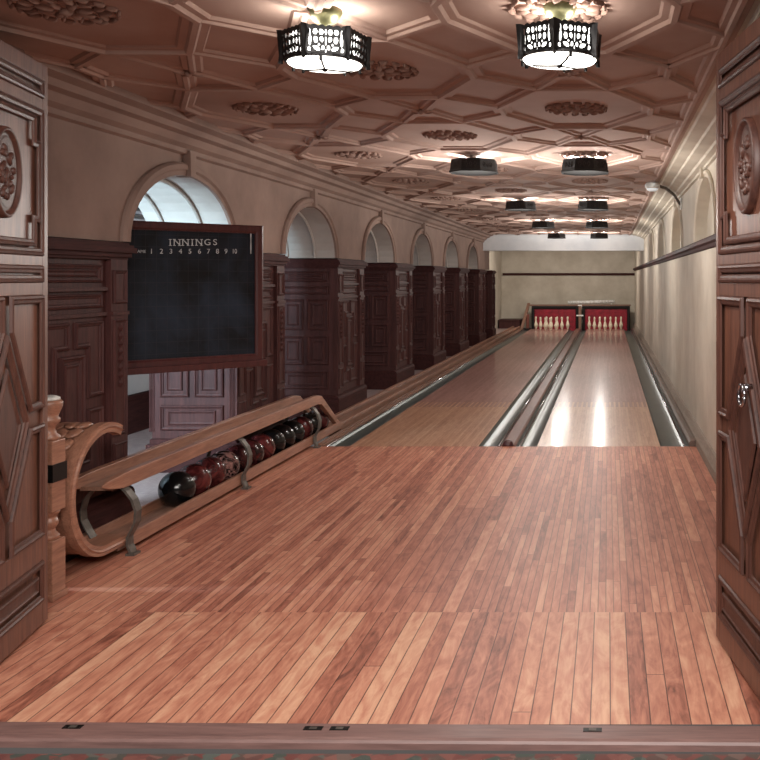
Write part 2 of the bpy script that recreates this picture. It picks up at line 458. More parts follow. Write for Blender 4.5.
for c, x in ncol:
    y = 3.5 + (0 if c % 2 == 0 else py / 2) - py * 2
    while y < YBEAM + 2:
        oc = [(x + dx, y + dy) for dx, dy in ((fa, -hb), (ha, -fb), (ha, fb), (fa, hb), (-fa, hb), (-ha, fb), (-ha, -fb), (-fa, -hb))]
        if all(x_lo - .01 < p[0] < x_hi + .01 for p in oc) and y - hb > ymin and y + hb < ymax:
            mo.molding(oc, RP, P); centres.append((c, x, y))
        else:
            for i in range(8):
                clipseg(oc[i], oc[(i + 1) % 8])
        ny = y + py / 2                                        # node between two octagons of the column
        if x_lo < x < x_hi and ymin < ny < ymax: nodes.append((c, x, ny))
        for sx in (-1, 1):
            for sy in (-1, 1):
                clipseg((x + sx * fa, y + sy * hb), (x + sx * .02, y + sy * (py / 2)))
                clipseg((x + sx * fa, y + sy * hb), (x + sx * (CP - ha), y + sy * (py / 2 - fb)))
        y += py
for xx in (x_lo, x_hi): mo.bar((xx, 3.1), (xx, YBEAM), .05, .026, P)
mo.build('strapwork', M['ceil'], ceil)
lamp_ys = [3.5 + LP * k for k in range(5)]; lamp_ys[1] = 7.65; lamp_ys[2] = 11.75; lamp_ys[3] = 15.85; lamp_ys[4] = 19.95
def rosette_mb(r, rnd):
    m = MB()
    m.lathe([(r * .5, 0), (r * .48, -.006), (.01, -.008)], 20)
    m.blob((0, 0, -.01), r * .13, r * .13, .022)
    for k in range(8):
        a = 2 * PI * k / 8
        m.blob((r * .32 * math.cos(a), r * .32 * math.sin(a), -.008), r * .19, r * .075, .018, a, 7, 4)
    for k in range(14):
        a = 2 * PI * (k + .5) / 14
        m.blob((r * .62 * math.cos(a), r * .62 * math.sin(a), -.006), r * .17, r * .05, .016, a + rnd.uniform(-.7, .7), 7, 4)
    for k in range(18):
        a = 2 * PI * k / 18
        m.blob((r * .82 * math.cos(a), r * .82 * math.sin(a), -.006), r * .13, r * .042, .014, a + PI / 2 + rnd.uniform(-.6, .6), 6, 4)
    return m
rnd = random.Random(3)
ros = None
for c, x, y in centres:
    if ros is None:
        ros = rosette_mb(.215, rnd).build('rosette', M['relief'], ceil, True); o = ros
    else:
        o = ros.copy(); C.objects.link(o)
    o.location = (x, y, ZC); o.rotation_euler = (0, 0, rnd.uniform(0, 6))
bo = None
for c, x, y in nodes:
    if bo is None:
        m = MB(); m.blob((0, 0, -.012), .02, .02, .028)
        for k in range(4): m.blob((.045 * math.cos(PI / 4 + k * PI / 2), .045 * math.sin(PI / 4 + k * PI / 2), -.022), .034, .012, .010, PI / 4 + k * PI / 2, 6, 4)
        bo = m.build('boss', M['relief'], ceil, True); o = bo
    else:
        o = bo.copy(); C.objects.link(o)
    o.location = (x, y, ZC)

# ------------------------------------------------------------------ panelled piers of the arcade
def pier(hl, full=True):
    """pier of half length hl, front facing +x, origin at the front of the base"""
    root = empty('panelled_pier', (0, 0, 0))
    D = -.66
    m = MB(); m.box(D - .03, 0, -hl, hl, 0, .21); m.prism([(D, .21), (0, .21), (-.012, .235), (-.045, .25), (D, .25)], -hl, hl)
    m.build('plinth', M['dwood_h'], root, bevel=.004)
    b = hl - .045
    m = MB(); m.box(D, -.055, -b, b, .25, 1.56); m.build('shaft', M['dwood'], root)
    m = MB()
    for o, z0, z1 in ((.035, 1.56, 1.575), (.02, 1.575, 1.60), (.0, 1.60, 1.63), (.012, 1.63, 1.645), (.03, 1.645, 1.66)):
        m.box(D, -o + .01, -(hl - o), hl - o, z0, z1)
    m.build('cornice', M['dwood_h'], root)
    Pf = plane_map((-.055, 0, 0), (0, 1, 0), (0, 0, 1), (1, 0, 0))
    sw = .2 if full else .1; q = b - sw
    m = MB()
    p1 = prof(.85, 1.3); p2 = prof(.7, 1.0)
    m.molding(rect(-q + .03, q - .03, 1.43, 1.53), p1, Pf)
    m.molding(rect(-q + .08, q - .08, 1.46, 1.50), p2, Pf, True)
    m.box(-.055, -.03, -q, q, 1.385, 1.405)
    m.molding(rect(-q + .03, q - .03, 1.29, 1.37), p1, Pf)
    m.box(-.055, -.035, -q, q, 1.245, 1.265)
    if full:
        z0, z1 = .33, 1.22; zc = (z0 + z1) / 2; cw = .115; ch = .27
        m.molding(rect(-cw, cw, zc - ch, zc + ch), prof(1, 1.6), Pf)
        m.molding(rect(-cw + .045, cw - .045, zc - ch + .045, zc + ch - .045), p2, Pf, True)
        for su in (-1, 1):
            for sv in (-1, 1):
                L = [(su * .025, zc + sv * (ch + .03)), (su * (cw + .03), zc + sv * (ch + .03)), (su * (cw + .03), zc + sv * .03),
                     (su * (q - .02), zc + sv * .03), (su * (q - .02), zc + sv * (z1 - zc)), (su * .025, zc + sv * (z1 - zc))]
                m.molding(L, prof(.9, 1.4), Pf)
    else:
        m.molding(rect(-q + .03, q - .03, .8, 1.22), p1, Pf); m.molding(rect(-q + .03, q - .03, .33, .75), p1, Pf)
    m.build('front_panelling', M['dwood'], root)
    for s_ in (-1, 1):                                            # carved corner strips
        m = MB(); y0, y1 = sorted((s_ * b, s_ * (b - sw + .02)))
        m.box(-.055, -.022, y0, y1, .25, 1.245); m.box(-.055, -.012, y0, y1, 1.245, 1.265); m.box(-.055, -.024, y0, y1, 1.265, 1.56)
        yc = (y0 + y1) / 2; Ps = plane_map((-.022, yc, 0), (0, 1, 0), (0, 0, 1), (1, 0, 0)); k = (y1 - y0) / 2
        m.molding(rect(-k + .02, k - .02, .31, .52), prof(.6), Ps); m.molding(rect(-k + .02, k - .02, .56, 1.22), prof(.6), Ps)
        m.molding(rect(-k + .02, k - .02, 1.31, 1.50), prof(.6), Ps)
        for j in range(8):
            m.add(*leaf((-.02, yc, 1.17 - j * .045), .022 if j % 2 == 0 else .015, .028))
        m.build('corner_strip', M['dwood'], root)
    for s_ in (-1, 1):                                            # return faces toward and away from the doorway
        m = MB(); Ps = plane_map((-.36, s_ * b, 0), (-s_ * -1, 0, 0), (0, 0, 1), (0, s_, 0)); w_ = .28
        m.molding(rect(-w_ + .04, w_ - .04, 1.42, 1.53), p1, Ps); m.molding(rect(-w_ + .1, w_ - .1, 1.45, 1.50), p2, Ps, True)
        m.molding(rect(-w_ + .04, w_ - .04, 1.29, 1.375), p1, Ps)
        for a0, a1 in ((-w_ + .04, -.02), (.02, w_ - .04)):
            m.molding(rect(a0, a1, .92, 1.24), p1, Ps); m.molding(rect(a0 + .05, a1 - .05, .97, 1.19), p2, Ps, True)
            m.molding(rect(a0, a1, .56, .86), p1, Ps); m.molding(rect(a0 + .05, a1 - .05, .61, .81), p2, Ps, True)
        m.molding(rect(-w_ + .04, w_ - .04, .31, .50), p1, Ps); m.molding(rect(-w_ + .1, w_ - .1, .35, .46), p2, Ps, True)
        for e in (-1, 1):
            for q_ in range(4): m.tube([Ps(e * (.285 + q_ * .011 - .0), .30, .0), Ps(e * (.285 + q_ * .011), 1.24, .0)], .0045, 6)
        m.build('side_panelling', M['dwood'], root)
    return root
def leaf(c, ry, rz):
    vs = [(c[0], c[1], c[2] + rz), (c[0], c[1] - ry, c[2]), (c[0], c[1], c[2] - rz), (c[0], c[1] + ry, c[2]), (c[0] + .02, c[1], c[2])]
    return vs, [(0, 1, 4), (1, 2, 4), (2, 3, 4), (3, 0, 4)]
labels = ['dark panelled wood pier left of the chalkboard, behind the curled loop',
          'dark panelled wood pier half hidden behind the chalkboard, its side lit white below the board',
          'dark panelled wood pier at the far end of the ball rack, beside the chalkboard',
          'dark panelled wood pier, second one clear of the chalkboard',
          'dark panelled wood pier, third one clear of the chalkboard',
          'dark panelled wood pier, fourth one clear of the chalkboard',
          'dark panelled wood pier, last full one before the white beam']
p0 = pier(.565)
for k in range(-1, 6):
    o = p0 if k == -1 else copy_tree(p0)
    o.location = (XP, pier_y(k), 0)
    tag(o, labels[k + 1], 'pier', 'panelled piers of the arcade')
o = pier(.33, False); o.location = (XP, 22.93, 0)
tag(o, 'narrow dark panelled pier under the white beam, farthest of the arcade', 'pier', 'panelled piers of the arcade')

# ------------------------------------------------------------------ doors
def door(name, free, hinge, flip):
    """leaf from its free edge to the hinge; local u along the leaf, face on local -y"""
    d = Vector((hinge[0] - free[0], hinge[1] - free[1], 0)).normalized(); W = .84
    root = empty(name, (free[0], free[1], 0), 0); struct(root)
    N = Vector((d.y, -d.x, 0)) * flip                         # face normal (into the doorway)
    O = Vector((0, 0, 0))
    Pd = lambda u, v, h: O + d * u + Vector((0, 0, v)) + N * h
    T = .055
    def slab(mb, u0, u1, v0, v1, h0, h1):
        mb.loft([[Pd(u0, v0, h0), Pd(u1, v0, h0), Pd(u1, v0, h1), Pd(u0, v0, h1)], [Pd(u0, v1, h0), Pd(u1, v1, h0), Pd(u1, v1, h1), Pd(u0, v1, h1)]])
    m = MB(); slab(m, 0, W, .015, 2.345, -T, -.012); m.build('leaf', M['door'], root)
    m = MB()
    a, b = .055, W - .055
    for u0, u1, v0, v1 in ((0, a, .015, 2.345), (b, W, .015, 2.345), (a, b, 2.28, 2.345), (a, b, 2.155, 2.20), (a, b, 1.505, 1.545), (a, b, 1.385, 1.435), (a, b, .28, .38), (a, b, .015, .11)):
        slab(m, u0, u1, v0, v1, -.012, 0)
    m.build('frame', M['door'], root, bevel=.002)
    pr = prof(1.0, .8); ps = prof(.8, .8); uc = W / 2
    m = MB()
    m.molding(rect(a, b, 2.20, 2.28), pr, Pd); m.molding(rect(a, b, 1.435, 1.505), pr, Pd)
    m.molding(rect(a, b, .11, .28), pr, Pd); m.molding(rect(a + .06, b - .06, .16, .23), ps, Pd, True)
    e = .06                                                     # eared upper panel
    def eared(k, z0, z1, e):
        u0, u1, v0, v1 = a + k, b - k, z0 + k, z1 - k
        return [(u0, v0 + e * 2), (u0 + e, v0 + e * 2), (u0 + e, v0), (u1 - e, v0), (u1 - e, v0 + e * 2), (u1, v0 + e * 2), (u1, v1 - e * 2), (u1 - e, v1 - e * 2), (u1 - e, v1), (u0 + e, v1), (u0 + e, v1 - e * 2), (u0, v1 - e * 2)]
    m.molding(rect(a, b, 1.545, 2.155), pr, Pd)
    m.molding(eared(.035, 1.545, 2.155, .05), prof(1.0, .9), Pd)
    m.build('upper_moulding', M['door_h'], root)
    m = MB()                                                    # oval medallion
    def ell(ru, rv, n=36): return [(uc + ru * math.cos(2 * PI * k / n), 1.855 + rv * math.sin(2 * PI * k / n)) for k in range(n)]
    m.molding(ell(.13, .175), [(0, -.012), (.002, .008), (.010, .014), (.018, .008), (.022, -.004), (.04, .0)], Pd, True)
    rr = random.Random(5)
    for k in range(26):
        t_ = rr.uniform(0, 6.28); q = math.sqrt(rr.random()) * .8
        cu, cv = uc + .085 * q * math.cos(t_), 1.855 + .125 * q * math.sin(t_)
        mb2 = MB(); mb2.blob((0, 0, 0), rr.uniform(.016, .032), rr.uniform(.01, .018), .016, rr.uniform(0, 3), 7, 4)
        m.add([Pd(cu + x, cv + y, .002 + z * .8) for x, y, z in mb2.v], mb2.f)
    m.build('medallion', M['door_h'], root, True)
    m = MB()                                                    # lozenge field
    z0, z1 = .38, 1.385; zc = (z0 + z1) / 2; dw, dh = .20, .36; g = .03
    m.molding([(uc - dw, zc), (uc, zc - dh), (uc + dw, zc), (uc, zc + dh)], prof(1.1, 1.1), Pd)
    m.molding([(uc - dw + .075, zc), (uc, zc - dh + .13), (uc + dw - .075, zc), (uc, zc + dh - .13)], ps, Pd, True)
    for su in (-1, 1):
        for sv in (-1, 1):
            ue = b if su > 0 else a
            L = [(uc + su * g, zc + sv * (z1 - zc)), (ue, zc + sv * (z1 - zc)), (ue, zc + sv * g), (uc + su * (dw + .02), zc + sv * g), (uc + su * g, zc + sv * (dh - .0))]
            m.molding(L, prof(1.1, 1.0), Pd)
    m.build('lozenge_moulding', M['door_h'], root)
    return root, Pd
dl, PL_ = door('door_1', (-2.366, 3.97), (-2.19, 3.13), -1)
dr, PR_ = door('door_2', (.434, 3.776), (.553, 2.945), 1)
m = MB()
m.tube([PR_(.50, 1.07, .004), PR_(.50, 1.07, .04)], .016, 10)
hd = m.build('handle', M['chrome'], dr, True)
m = MB()
ring = [PR_(.50 + .036 * math.cos(2 * PI * k / 20), 1.045 + .036 * math.sin(2 * PI * k / 20), .04) for k in range(21)]
m.tube(ring, .007, 8); m.build('ring', M['chrome'], hd, True)

# ------------------------------------------------------------------ threshold
th = empty('threshold', (-.81, 3.0, 0))
tag(th, 'worn brown wooden threshold board across the doorway in the foreground', 'threshold')
m = MB(); m.prism_x([(-.045, -.03), (-.045, -.010), (-.040, -.002), (-.028, .002), (.06, .002), (.066, -.001), (.066, -.03)], -1.40, 1.40)
m.build('board', M['thr'], th)
for x in (-.92, -.14, -.055, .76):
    m = MB(); m.box(x - .03, x + .03, .015, .04, .0015, .0035); pl = m.build('bolt_plate', M['black'], th)
    m = MB(); m.box(x - .012, x + .012, .02, .035, .0035, .0042); m.build('bolt_hole', M['iron'], pl)
th.rotation_euler = (0, 0, rad(-.7))

# ------------------------------------------------------------------ lanes, gutters, ledges
def lane(x0, x1, label):
    m = MB(); m.box(x0, x1, YF + .004, YE, -.06, 0); tag(m.build('bowling_lane', M['lane']), label, 'lane', 'bowling lanes')
lane(-2.24, -1.125, 'left wooden bowling lane, tan in front of the joint and reddish beyond')
lane(-.615, .453, 'right wooden bowling lane with two bright lamp reflections on it')
def gutter(x0, x1, label, hi):
    m = MB(); n = 10
    prof_ = []
    for k in range(n + 1):
        u = k / n; prof_.append((x0 + (x1 - x0) * u, -.004 - .05 * math.sin(PI * u) ** .45))
    poly = prof_ + [(x1, -.12), (x0, -.12)]
    m.prism(poly, YF + .004, YE)
    r = tag(m.build('lane_gutter', M['gutter'], None, False), label, 'gutter', 'gutters beside the lanes')
    xh = x0 + (x1 - x0) * hi
    m = MB(); m.tube([(xh, YF + .01, -.001), (xh, YE - .05, -.001)], .008, 8); m.build('highlight_streak', M['chrome'], r, True)  # thin bright tube drawn in as the gutter's highlight streak
gutter(-2.45, -2.242, 'dark grey gutter along the left edge of the left lane', .06)
gutter(-1.123, -.935, 'grey gutter between the lanes, beside the left lane', .93)
gutter(-.80, -.617, 'grey gutter between the lanes, beside the right lane', .2)
gutter(.455, .70, 'grey gutter along the right wall, beside the right lane', .86)
m = MB(); m.prism([(-.933, -.12), (-.802, -.12), (-.802, .0), (-.82, .015), (-.915, .015), (-.933, 0)], YF + .01, YE)
dv = m.build('lane_divider', wood('divider_wood', (96, 58, 50), (128, 84, 72), 'y'))
tag(dv, 'reddish wooden strip between the two middle gutters', 'divider')
m = MB(); m.tube([(-.868, YF + .0, .008), (-.868, YF + .06, .008)], .045, 16); m.build('end_cap', M['frame'], dv, True)
m = MB(); m.prism([(.702, -.12), (.758, -.12), (.758, .05), (.72, .05), (.702, .03)], YF + .01, YE)
tag(m.build('side_strip', wood('grey_strip', (96, 80, 72), (124, 106, 96), 'y')), 'brown wooden strip between right gutter and right wall', 'strip')
m = MB(); m.box(-2.525, -2.452, YF + .004, YE - .1, -.12, .012); m.box(-2.51, -2.47, YF + .004, YE - .1, .012, .028)
tag(m.build('gutter_ledge', M['rail_d']), 'long flat wooden ledge left of the left gutter', 'ledge')
tr = empty('return_track', (-2.655, 8.95, 0))
tag(tr, 'long wooden ball return track running from the pins along the piers', 'track')
m = MB(); m.box(-.11, .115, 0, 18.3, -.05, .05); m.build('bed', M['rail_d'], tr)
for a, b in ((-.11, -.065), (.07, .115)):
    m = MB(); m.box(a, b, 0, 18.3, .05, .085); m.build('rail', M['rail'], tr, bevel=.006)

# ------------------------------------------------------------------ ball return rack
XB = -2.655
rk = empty('ball_return_rack', (XB, 6.8, 0))
tag(rk, 'wooden bowling ball return rack with curled loop end and turned post', 'ball return')
def R_(mb, name, mat, smooth=False, bevel=0, parent=None):
    mb.v = [(x - XB, y - 6.8, z) for x, y, z in mb.v]
    return mb.build(name, mat, parent or rk, smooth, bevel=bevel)
m = MB(); m.box(-2.752, -2.556, 4.90, 8.93, .03, .05); R_(m, 'lower_bed', M['rail_d'])
for a, b in ((-2.768, -2.752), (-2.556, -2.53)):
    m = MB(); m.box(a, b, 4.99, 8.93, .03, .104); R_(m, 'lower_rail', M['rail'], bevel=.005)
m = MB(); m.box(-2.73, -2.565, 4.86, 8.25, .355, .375); R_(m, 'upper_bed', M['rail_d'])
for a, b in ((-2.762, -2.722), (-2.575, -2.53)):
    m = MB()
    xc = (a + b) / 2; ys = [4.74, 4.80, 4.92, 5.05, 8.2, 8.32, 8.86]; zt = [.405, .42, .432, .435, .435, .415, .11]; zb = [.395, .375, .355, .355, .355, .34, .055]
    if a < -2.7: ys[0] = 4.83
    hw = [.004, .012, .02, .0215, .0215, .0215, .0215]
    m.loft([[(xc - h, y, p), (xc + h, y, p), (xc + h, y, q), (xc - h, y, q)] for y, p, q, h in zip(ys, zb, zt, hw)])
    R_(m, 'upper_rail', M['rail'], bevel=.006)
# curled loop
cy, cz, Ro = 4.75, .392, .332
def arc(a0, a1, n=40): return [rad(a0 + (a1 - a0) * k / n) for k in range(n + 1)]
LP_ = [(cy, a) for a in arc(62, 270)] + [(cy + d, rad(270)) for d in (.06, .12, .2, .26)]
m = MB()
rings = []
for ly, a in LP_:
    ca, sa = math.cos(a), math.sin(a)
    rings.append([(x, ly + r * ca, cz + r * sa) for x, r in ((-2.745, Ro - .03), (-2.56, Ro - .03), (-2.56, Ro - .012), (-2.745, Ro - .012))])
m.loft(rings); lp = R_(m, 'loop', M['rail'], False)
for x0, x1 in ((-2.765, -2.722), (-2.575, -2.53)):
    m = MB(); rings = []
    for ly, a in LP_:
        ca, sa = math.cos(a), math.sin(a); w_ = 1.0
        sec = [(x0, Ro - .05), (x1, Ro - .05), (x1, Ro - .03), (x1 + .008, Ro - .022), (x1, Ro - .014), (x1, Ro), (x0, Ro)]
        rings.append([(x, ly + r * ca, cz + r * sa) for x, r in sec])
    m.loft(rings); R_(m, 'loop_rim', M['rail'], parent=rk)
m = MB()                                                        # carved leaves on the outer curl
for k in range(7):
    a = rad(100 + k * 15); cc = (-2.65, cy + (Ro + .0) * math.cos(a), cz + (Ro + .0) * math.sin(a))
    for sx in (-1, 1):
        b2 = MB(); b2.blob((0, 0, 0), .035, .05, .012, sx * .5, 7, 4)
        ta = Vector((0, -math.sin(a), math.cos(a))); na = Vector((0, math.cos(a), math.sin(a)))
        m.add([Vector(cc) + Vector((x + sx * .03, 0, 0)) + ta * y + na * z for x, y, z in b2.v], b2.f)
R_(m, 'carved_leaves', M['rail'], True)
# newel post
px_, py_ = -2.545, 4.27
m = MB(); h = .052
m.box(px_ - h, px_ + h, py_ - h, py_ + h, 0, .27); m.box(px_ - h, px_ + h, py_ - h, py_ + h, .40, .72)
m.lathe([(.045, .27), (.05, .285), (.035, .30), (.03, .315), (.042, .335), (.045, .35), (.034, .37), (.05, .39), (.05, .40)], 20, (px_, py_, 0))
m.box(px_ - h - .008, px_ + h + .008, py_ - h - .008, py_ + h + .008, 0, .03)
po = R_(m, 'newel_post', M['rail'], bevel=.004)
m = MB(); m.lathe([(.05, .72), (.052, .735), (.036, .75), (.03, .77), (.036, .785), (.05, .80), (.052, .815), (.042, .825), (.05, .845), (.06, .87), (.062, .89), (.054, .90)], 24, (px_, py_, 0)); R_(m, 'finial', M['rail'], True, parent=po)
m = MB(); m.lathe([(.052, .901), (.05, .912), (.03, .92), (.004, .923)], 24, (px_, py_, 0)); R_(m, 'finial_top', M['white_pl'], True, parent=po)
m = MB()
m.box(px_ - h - .004, px_ + h + .004, py_ - h - .004, py_ + h + .004, .535, .615)
R_(m, 'name_plate', M['black'], parent=po)
for k in range(3):
    m = MB(); m.box(px_ - .034 + k * .026, px_ - .018 + k * .026, py_ - h - .0055, py_ - h - .004, .55, .60); R_(m, 'plate_mark', M['iron'], parent=po)
# iron straps
for yb in (4.95, 6.5, 8.08):
    m = MB(); k = 1
    pts = [(-2.552, .352), (-2.53, .335), (-2.495, .29), (-2.475, .23), (-2.48, .17), (-2.505, .12), (-2.520, .09), (-2.518, .05), (-2.505, .02), (-2.50, .0)]
    m.loft([[(x - .006, yb - .03, z), (x + .006, yb - .03, z + .004), (x + .006, yb + .03, z + .004), (x - .006, yb + .03, z)] for x, z in pts])
    pts = [(-2.69, .352), (-2.715, .335), (-2.748, .29), (-2.764, .23), (-2.760, .18), (-2.735, .13), (-2.71, .09), (-2.70, .05)]
    m.loft([[(x - .003, yb - .03, z), (x + .003, yb - .03, z + .002), (x + .003, yb + .03, z + .002), (x - .003, yb + .03, z)] for x, z in pts])
    m.box(-2.525, -2.478, yb - .035, yb + .035, 0.0, .012)
    R_(m, 'iron_strap', M['iron'])

# ------------------------------------------------------------------ balls
kinds = ['black', 'red', 'red', 'marble', 'dark', 'dark', 'red', 'black', 'black', 'black', 'red', 'black', 'dark']
blabels = ['plain black bowling ball at the near end of the rack, nearest the loop',
           'dark red bowling ball directly behind the nearest black ball',
           'dark red bowling ball with a finger hole, third from the near end of the rack',
           'black and pale marbled bowling ball, fourth from the near end of the rack',
           'oxblood bowling ball just left of the middle iron strap',
           'oxblood bowling ball behind the middle iron strap',
           'bright red bowling ball just right of the middle iron strap',
           'black bowling ball directly right of the bright red one',
           'black bowling ball, middle of the three black ones in a row',
           'black bowling ball, farthest of the three black ones in a row',
           'red bowling ball between two black ones near the far end of the rack',
           'black bowling ball, last black one before the far end of the rack',
           'oxblood bowling ball at the far end of the rack, behind the last strap']
RB = .108
bm_ = MB(); bm_.blob((0, 0, 0), RB, RB, RB, 0, 32, 18)
holes = MB()
for dx, dz in ((-.016, .012), (.016, .012), (0, -.022)):
    d = Vector((.62 + dx, -.62, .42)).normalized()
    d = (d + Vector((dx * 6, 0, dz * 6))).normalized()
    a = d.orthogonal().normalized(); b = d.cross(a)
    c0 = d * (RB + .0006); n = 12
    holes.add([c0 - d * .004] + [c0 + (a * math.cos(2 * PI * k / n) + b * math.sin(2 * PI * k / n)) * .012 - d * .0008 for k in range(n)], [(0, 1 + k, 1 + (k + 1) % n) for k in range(n)])
ball_me = {}
for i, kd in enumerate(kinds):
    y = 5.79 + .232 * i
    if kd not in ball_me:
        o = bm_.build('bowling_ball', M['ball_' + kd], None, True); ball_me[kd] = o.data
    else:
        o = bpy.data.objects.new('bowling_ball', ball_me[kd]); C.objects.link(o)
    o.location = (XB, y, .0505 + RB)
    hm = bpy.data.meshes.get('finger_holes')
    if hm is None:
        hh = holes.build('finger_holes', M['dark'], o)
    else:
        hh = bpy.data.objects.new('finger_holes', hm); C.objects.link(hh); hh.parent = o
    o.rotation_euler = (0, 0, 0) if i == 2 else (rnd.uniform(-2, 2), rnd.uniform(-2, 2), rnd.uniform(-3, 3))
    tag(o, blabels[i], 'bowling ball', 'bowling balls in the return rack')

# ------------------------------------------------------------------ chalkboard
E0 = Vector((-3.05, 5.70, 0)); E1 = Vector((-2.356, 6.40, 0)); BL = (E1 - E0).length
cb = empty('chalkboard', (E0.x, E0.y, 0), math.atan2(E1.y - E0.y, E1.x - E0.x))     # local x along the board, local -y faces the room
tag(cb, 'black slate scoreboard in red wooden frame, lettered INNINGS above numbered columns', 'chalkboard')
zb, zt = .892, 1.811; fw = .055
m = MB(); m.box(.03, BL - .03, -.006, .012, zb + .03, zt - .03); m.build('slate', M['slate'], cb)
m = MB()
fp = [(0, -.02), (0, .014), (.01, .02), (.04, .02), (.05, .012), (fw, .012), (fw, -.02)]
Pb = plane_map((0, -.004, 0), (1, 0, 0), (0, 0, 1), (0, -1, 0))
m.molding(rect(0, BL, zb, zt), fp, Pb); m.box(.005, BL - .005, .012, .028, zb + .005, zt - .005)
m.build('frame', M['frame'], cb)
m = MB(); m.box(-.01, BL + .012, -.06, .03, zb - .03, zb + .012); m.build('chalk_ledge', M['frame'], cb, bevel=.005)
m = MB(); m.box(BL - .085, BL - .079, -.012, -.006, 1.62, 1.76); m.build('pointer', M['chalk'], cb)
m = MB()
inv = Matrix.Rotation(-cb.rotation_euler.z, 3, 'Z')
for z in (1.0, 1.68):
    a = inv @ (Vector((-3.06, 5.475, z)) - Vector((E0.x, E0.y, 0))); m = MB(); m.tube([(.02, .03, z), (a.x, a.y, z)], .014, 8); m.build('hinge_arm', M['black'], cb)
def at_px(px):
    s_ = (608 - px) / 940; t_ = (3.05 - 5.7 * s_) / (.694 + .70 * s_); return t_ * BL, 5.7 + .7 * t_
def text_mesh(txt, size, space=1.0):
    cu = bpy.data.curves.new('letters', 'FONT'); cu.body = txt; cu.size = size; cu.align_x = 'CENTER'; cu.align_y = 'CENTER'; cu.extrude = .0008
    cu.space_character = space
    ob = bpy.data.objects.new('letters', cu); C.objects.link(ob)
    dg = bpy.context.evaluated_depsgraph_get(); dg.update()
    me = bpy.data.meshes.new_from_object(ob.evaluated_get(dg)); C.objects.unlink(ob); bpy.data.objects.remove(ob)
    return me
def put_text(name, txt, size, u, z, sx=1.0):
    me = text_mesh(txt, size); me.materials.clear(); me.materials.append(M['chalk'])
    o = bpy.data.objects.new(name, me); C.objects.link(o); o.parent = cb
    o.location = (u, -.0075, z); o.rotation_euler = (PI / 2, 0, 0); o.scale = (sx, 1, 1)
    return o
def zpx(px, y): u, Y = at_px(px); return u, H + (279 - y) * Y / 940
letters = 'INNINGS'; xs = [169.8, 176.5, 185, 191.8, 198.5, 207, 214.6]
for ch, x in zip(letters, xs):
    u, z = zpx(x, 242.5); put_text('title_letter', ch, .056, u, z, 1.12)
    if ch in 'IN':
        m = MB(); dxs = (0,) if ch == 'I' else (-.0165, .0165)
        for d in dxs:
            for zz in (-.0195, .0195):
                m = MB(); m.box(u + d - .0085, u + d + .0085, -.009, -.0065, z + zz - .0017, z + zz + .0017)
                m.build('letter_serif', M['chalk'], cb)
for n_, x in zip(['1', '2', '3', '4', '5', '6', '7', '8', '9', '10'], [151, 161, 170.5, 180, 189.5, 199, 208, 217, 225.5, 234]):
    u, z = zpx(x, 251.5); put_text('column_number', n_, .044, u, z, 1.0 if n_ != '10' else .8)
u, z = zpx(139.5, 251.5); put_text('column_heading', 'NAME', .026, u, z, 1.0)

# ------------------------------------------------------------------ pins
pp = [(.0, -.02), (.026, 0)]
PINP = [(.022, 0), (.0258, .004), (.029, .02), (.040, .06), (.053, .095), (.0605, .115), (.060, .13), (.050, .175), (.034, .22), (.0245, .25), (.0235, .265), (.026, .29), (.031, .325), (.0325, .345), (.029, .365), (.018, .378), (.003, .381)]
pin_me = None
rows = ['front', 'second', 'third', 'back']
side_w = {1: ['single'], 2: ['left', 'right'], 3: ['left', 'middle', 'right'], 4: ['leftmost', 'second from left', 'second from right', 'rightmost']}
for nm, xc in (('left', -1.62), ('right', -.081)):
    for r in range(4):
        for q in range(r + 1):
            x = xc + (q - r / 2) * .305; y = 26.3 + r * .264
            if pin_me is None:
                m = MB(); m.lathe(PINP, 18); o = m.build('bowling_pin', M['pin'], None, True); pin_me = o.data
                m = MB(); m.lathe([(.0250, .247), (.0255, .252), (.0245, .262)], 18, caps=False); 
            else:
                o = bpy.data.objects.new('bowling_pin', pin_me); C.objects.link(o)
            o.location = (x, y, 0); o.scale = (.9, .9, .97)
            tag(o, f'white bowling pin, {side_w[r + 1][q]} one in the {rows[r]} row of the {nm} lane', 'bowling pin', f'bowling pins standing on the {nm} lane')

# ------------------------------------------------------------------ pit, cushions, posts
def cushion(x0, x1, label):
    o = empty('pit_cushion', ((x0 + x1) / 2, 28.05, -.2)); tag(o, label, 'cushion', 'red cushions behind the pins')
    w_ = (x1 - x0) / 2
    m = MB(); Pc = plane_map((0, 0, 0), (1, 0, 0), (0, 0, 1), (0, -1, 0))
    m.molding(rect(-w_, w_, 0, .84), [(0, -.06), (0, .03), (.03, .05), (.075, .04), (.085, 0)], Pc); m.box(-w_, w_, .05, .08, 0, .84)
    m.build('frame', M['dark'], o)
    m = MB(); n = 8
    m.box(-w_ + .08, w_ - .08, -.0, .05, .08, .77); m.build('padding', M['red_pad'], o, bevel=.02)
    m = MB()
    for k in range(3): m.tube([(-w_ + .09, -.004, .25 + k * .2), (w_ - .09, -.004, .25 + k * .2)], .006, 6)
    m.build('seam', M['red_pad'], o)
cushion(-2.28, -.88, 'red padded cushion in a black frame behind the left lane pins')
cushion(-.77, .655, 'red padded cushion in a black frame behind the right lane pins')
o = empty('pit_post', (-.825, 27.6, -.2)); tag(o, 'pale wooden post between the two red cushions', 'post')
m = MB(); m.box(-.04, .04, -.04, .04, 0, .86); m.build('shaft', M['rail_d'], o, bevel=.006)
m = MB(); m.box(-.06, .06, -.05, .05, .86, .89); m.build('cap', M['white_rod'], o)
m = MB(); m.box(-.10, .10, -.06, -.04, .56, .60); m.build('cross_bar', M['white_rod'], o)
o = empty('pit_top_rail', (-.8, 28.15, .66)); tag(o, 'long pale horizontal rail on top of the red cushions', 'rail')
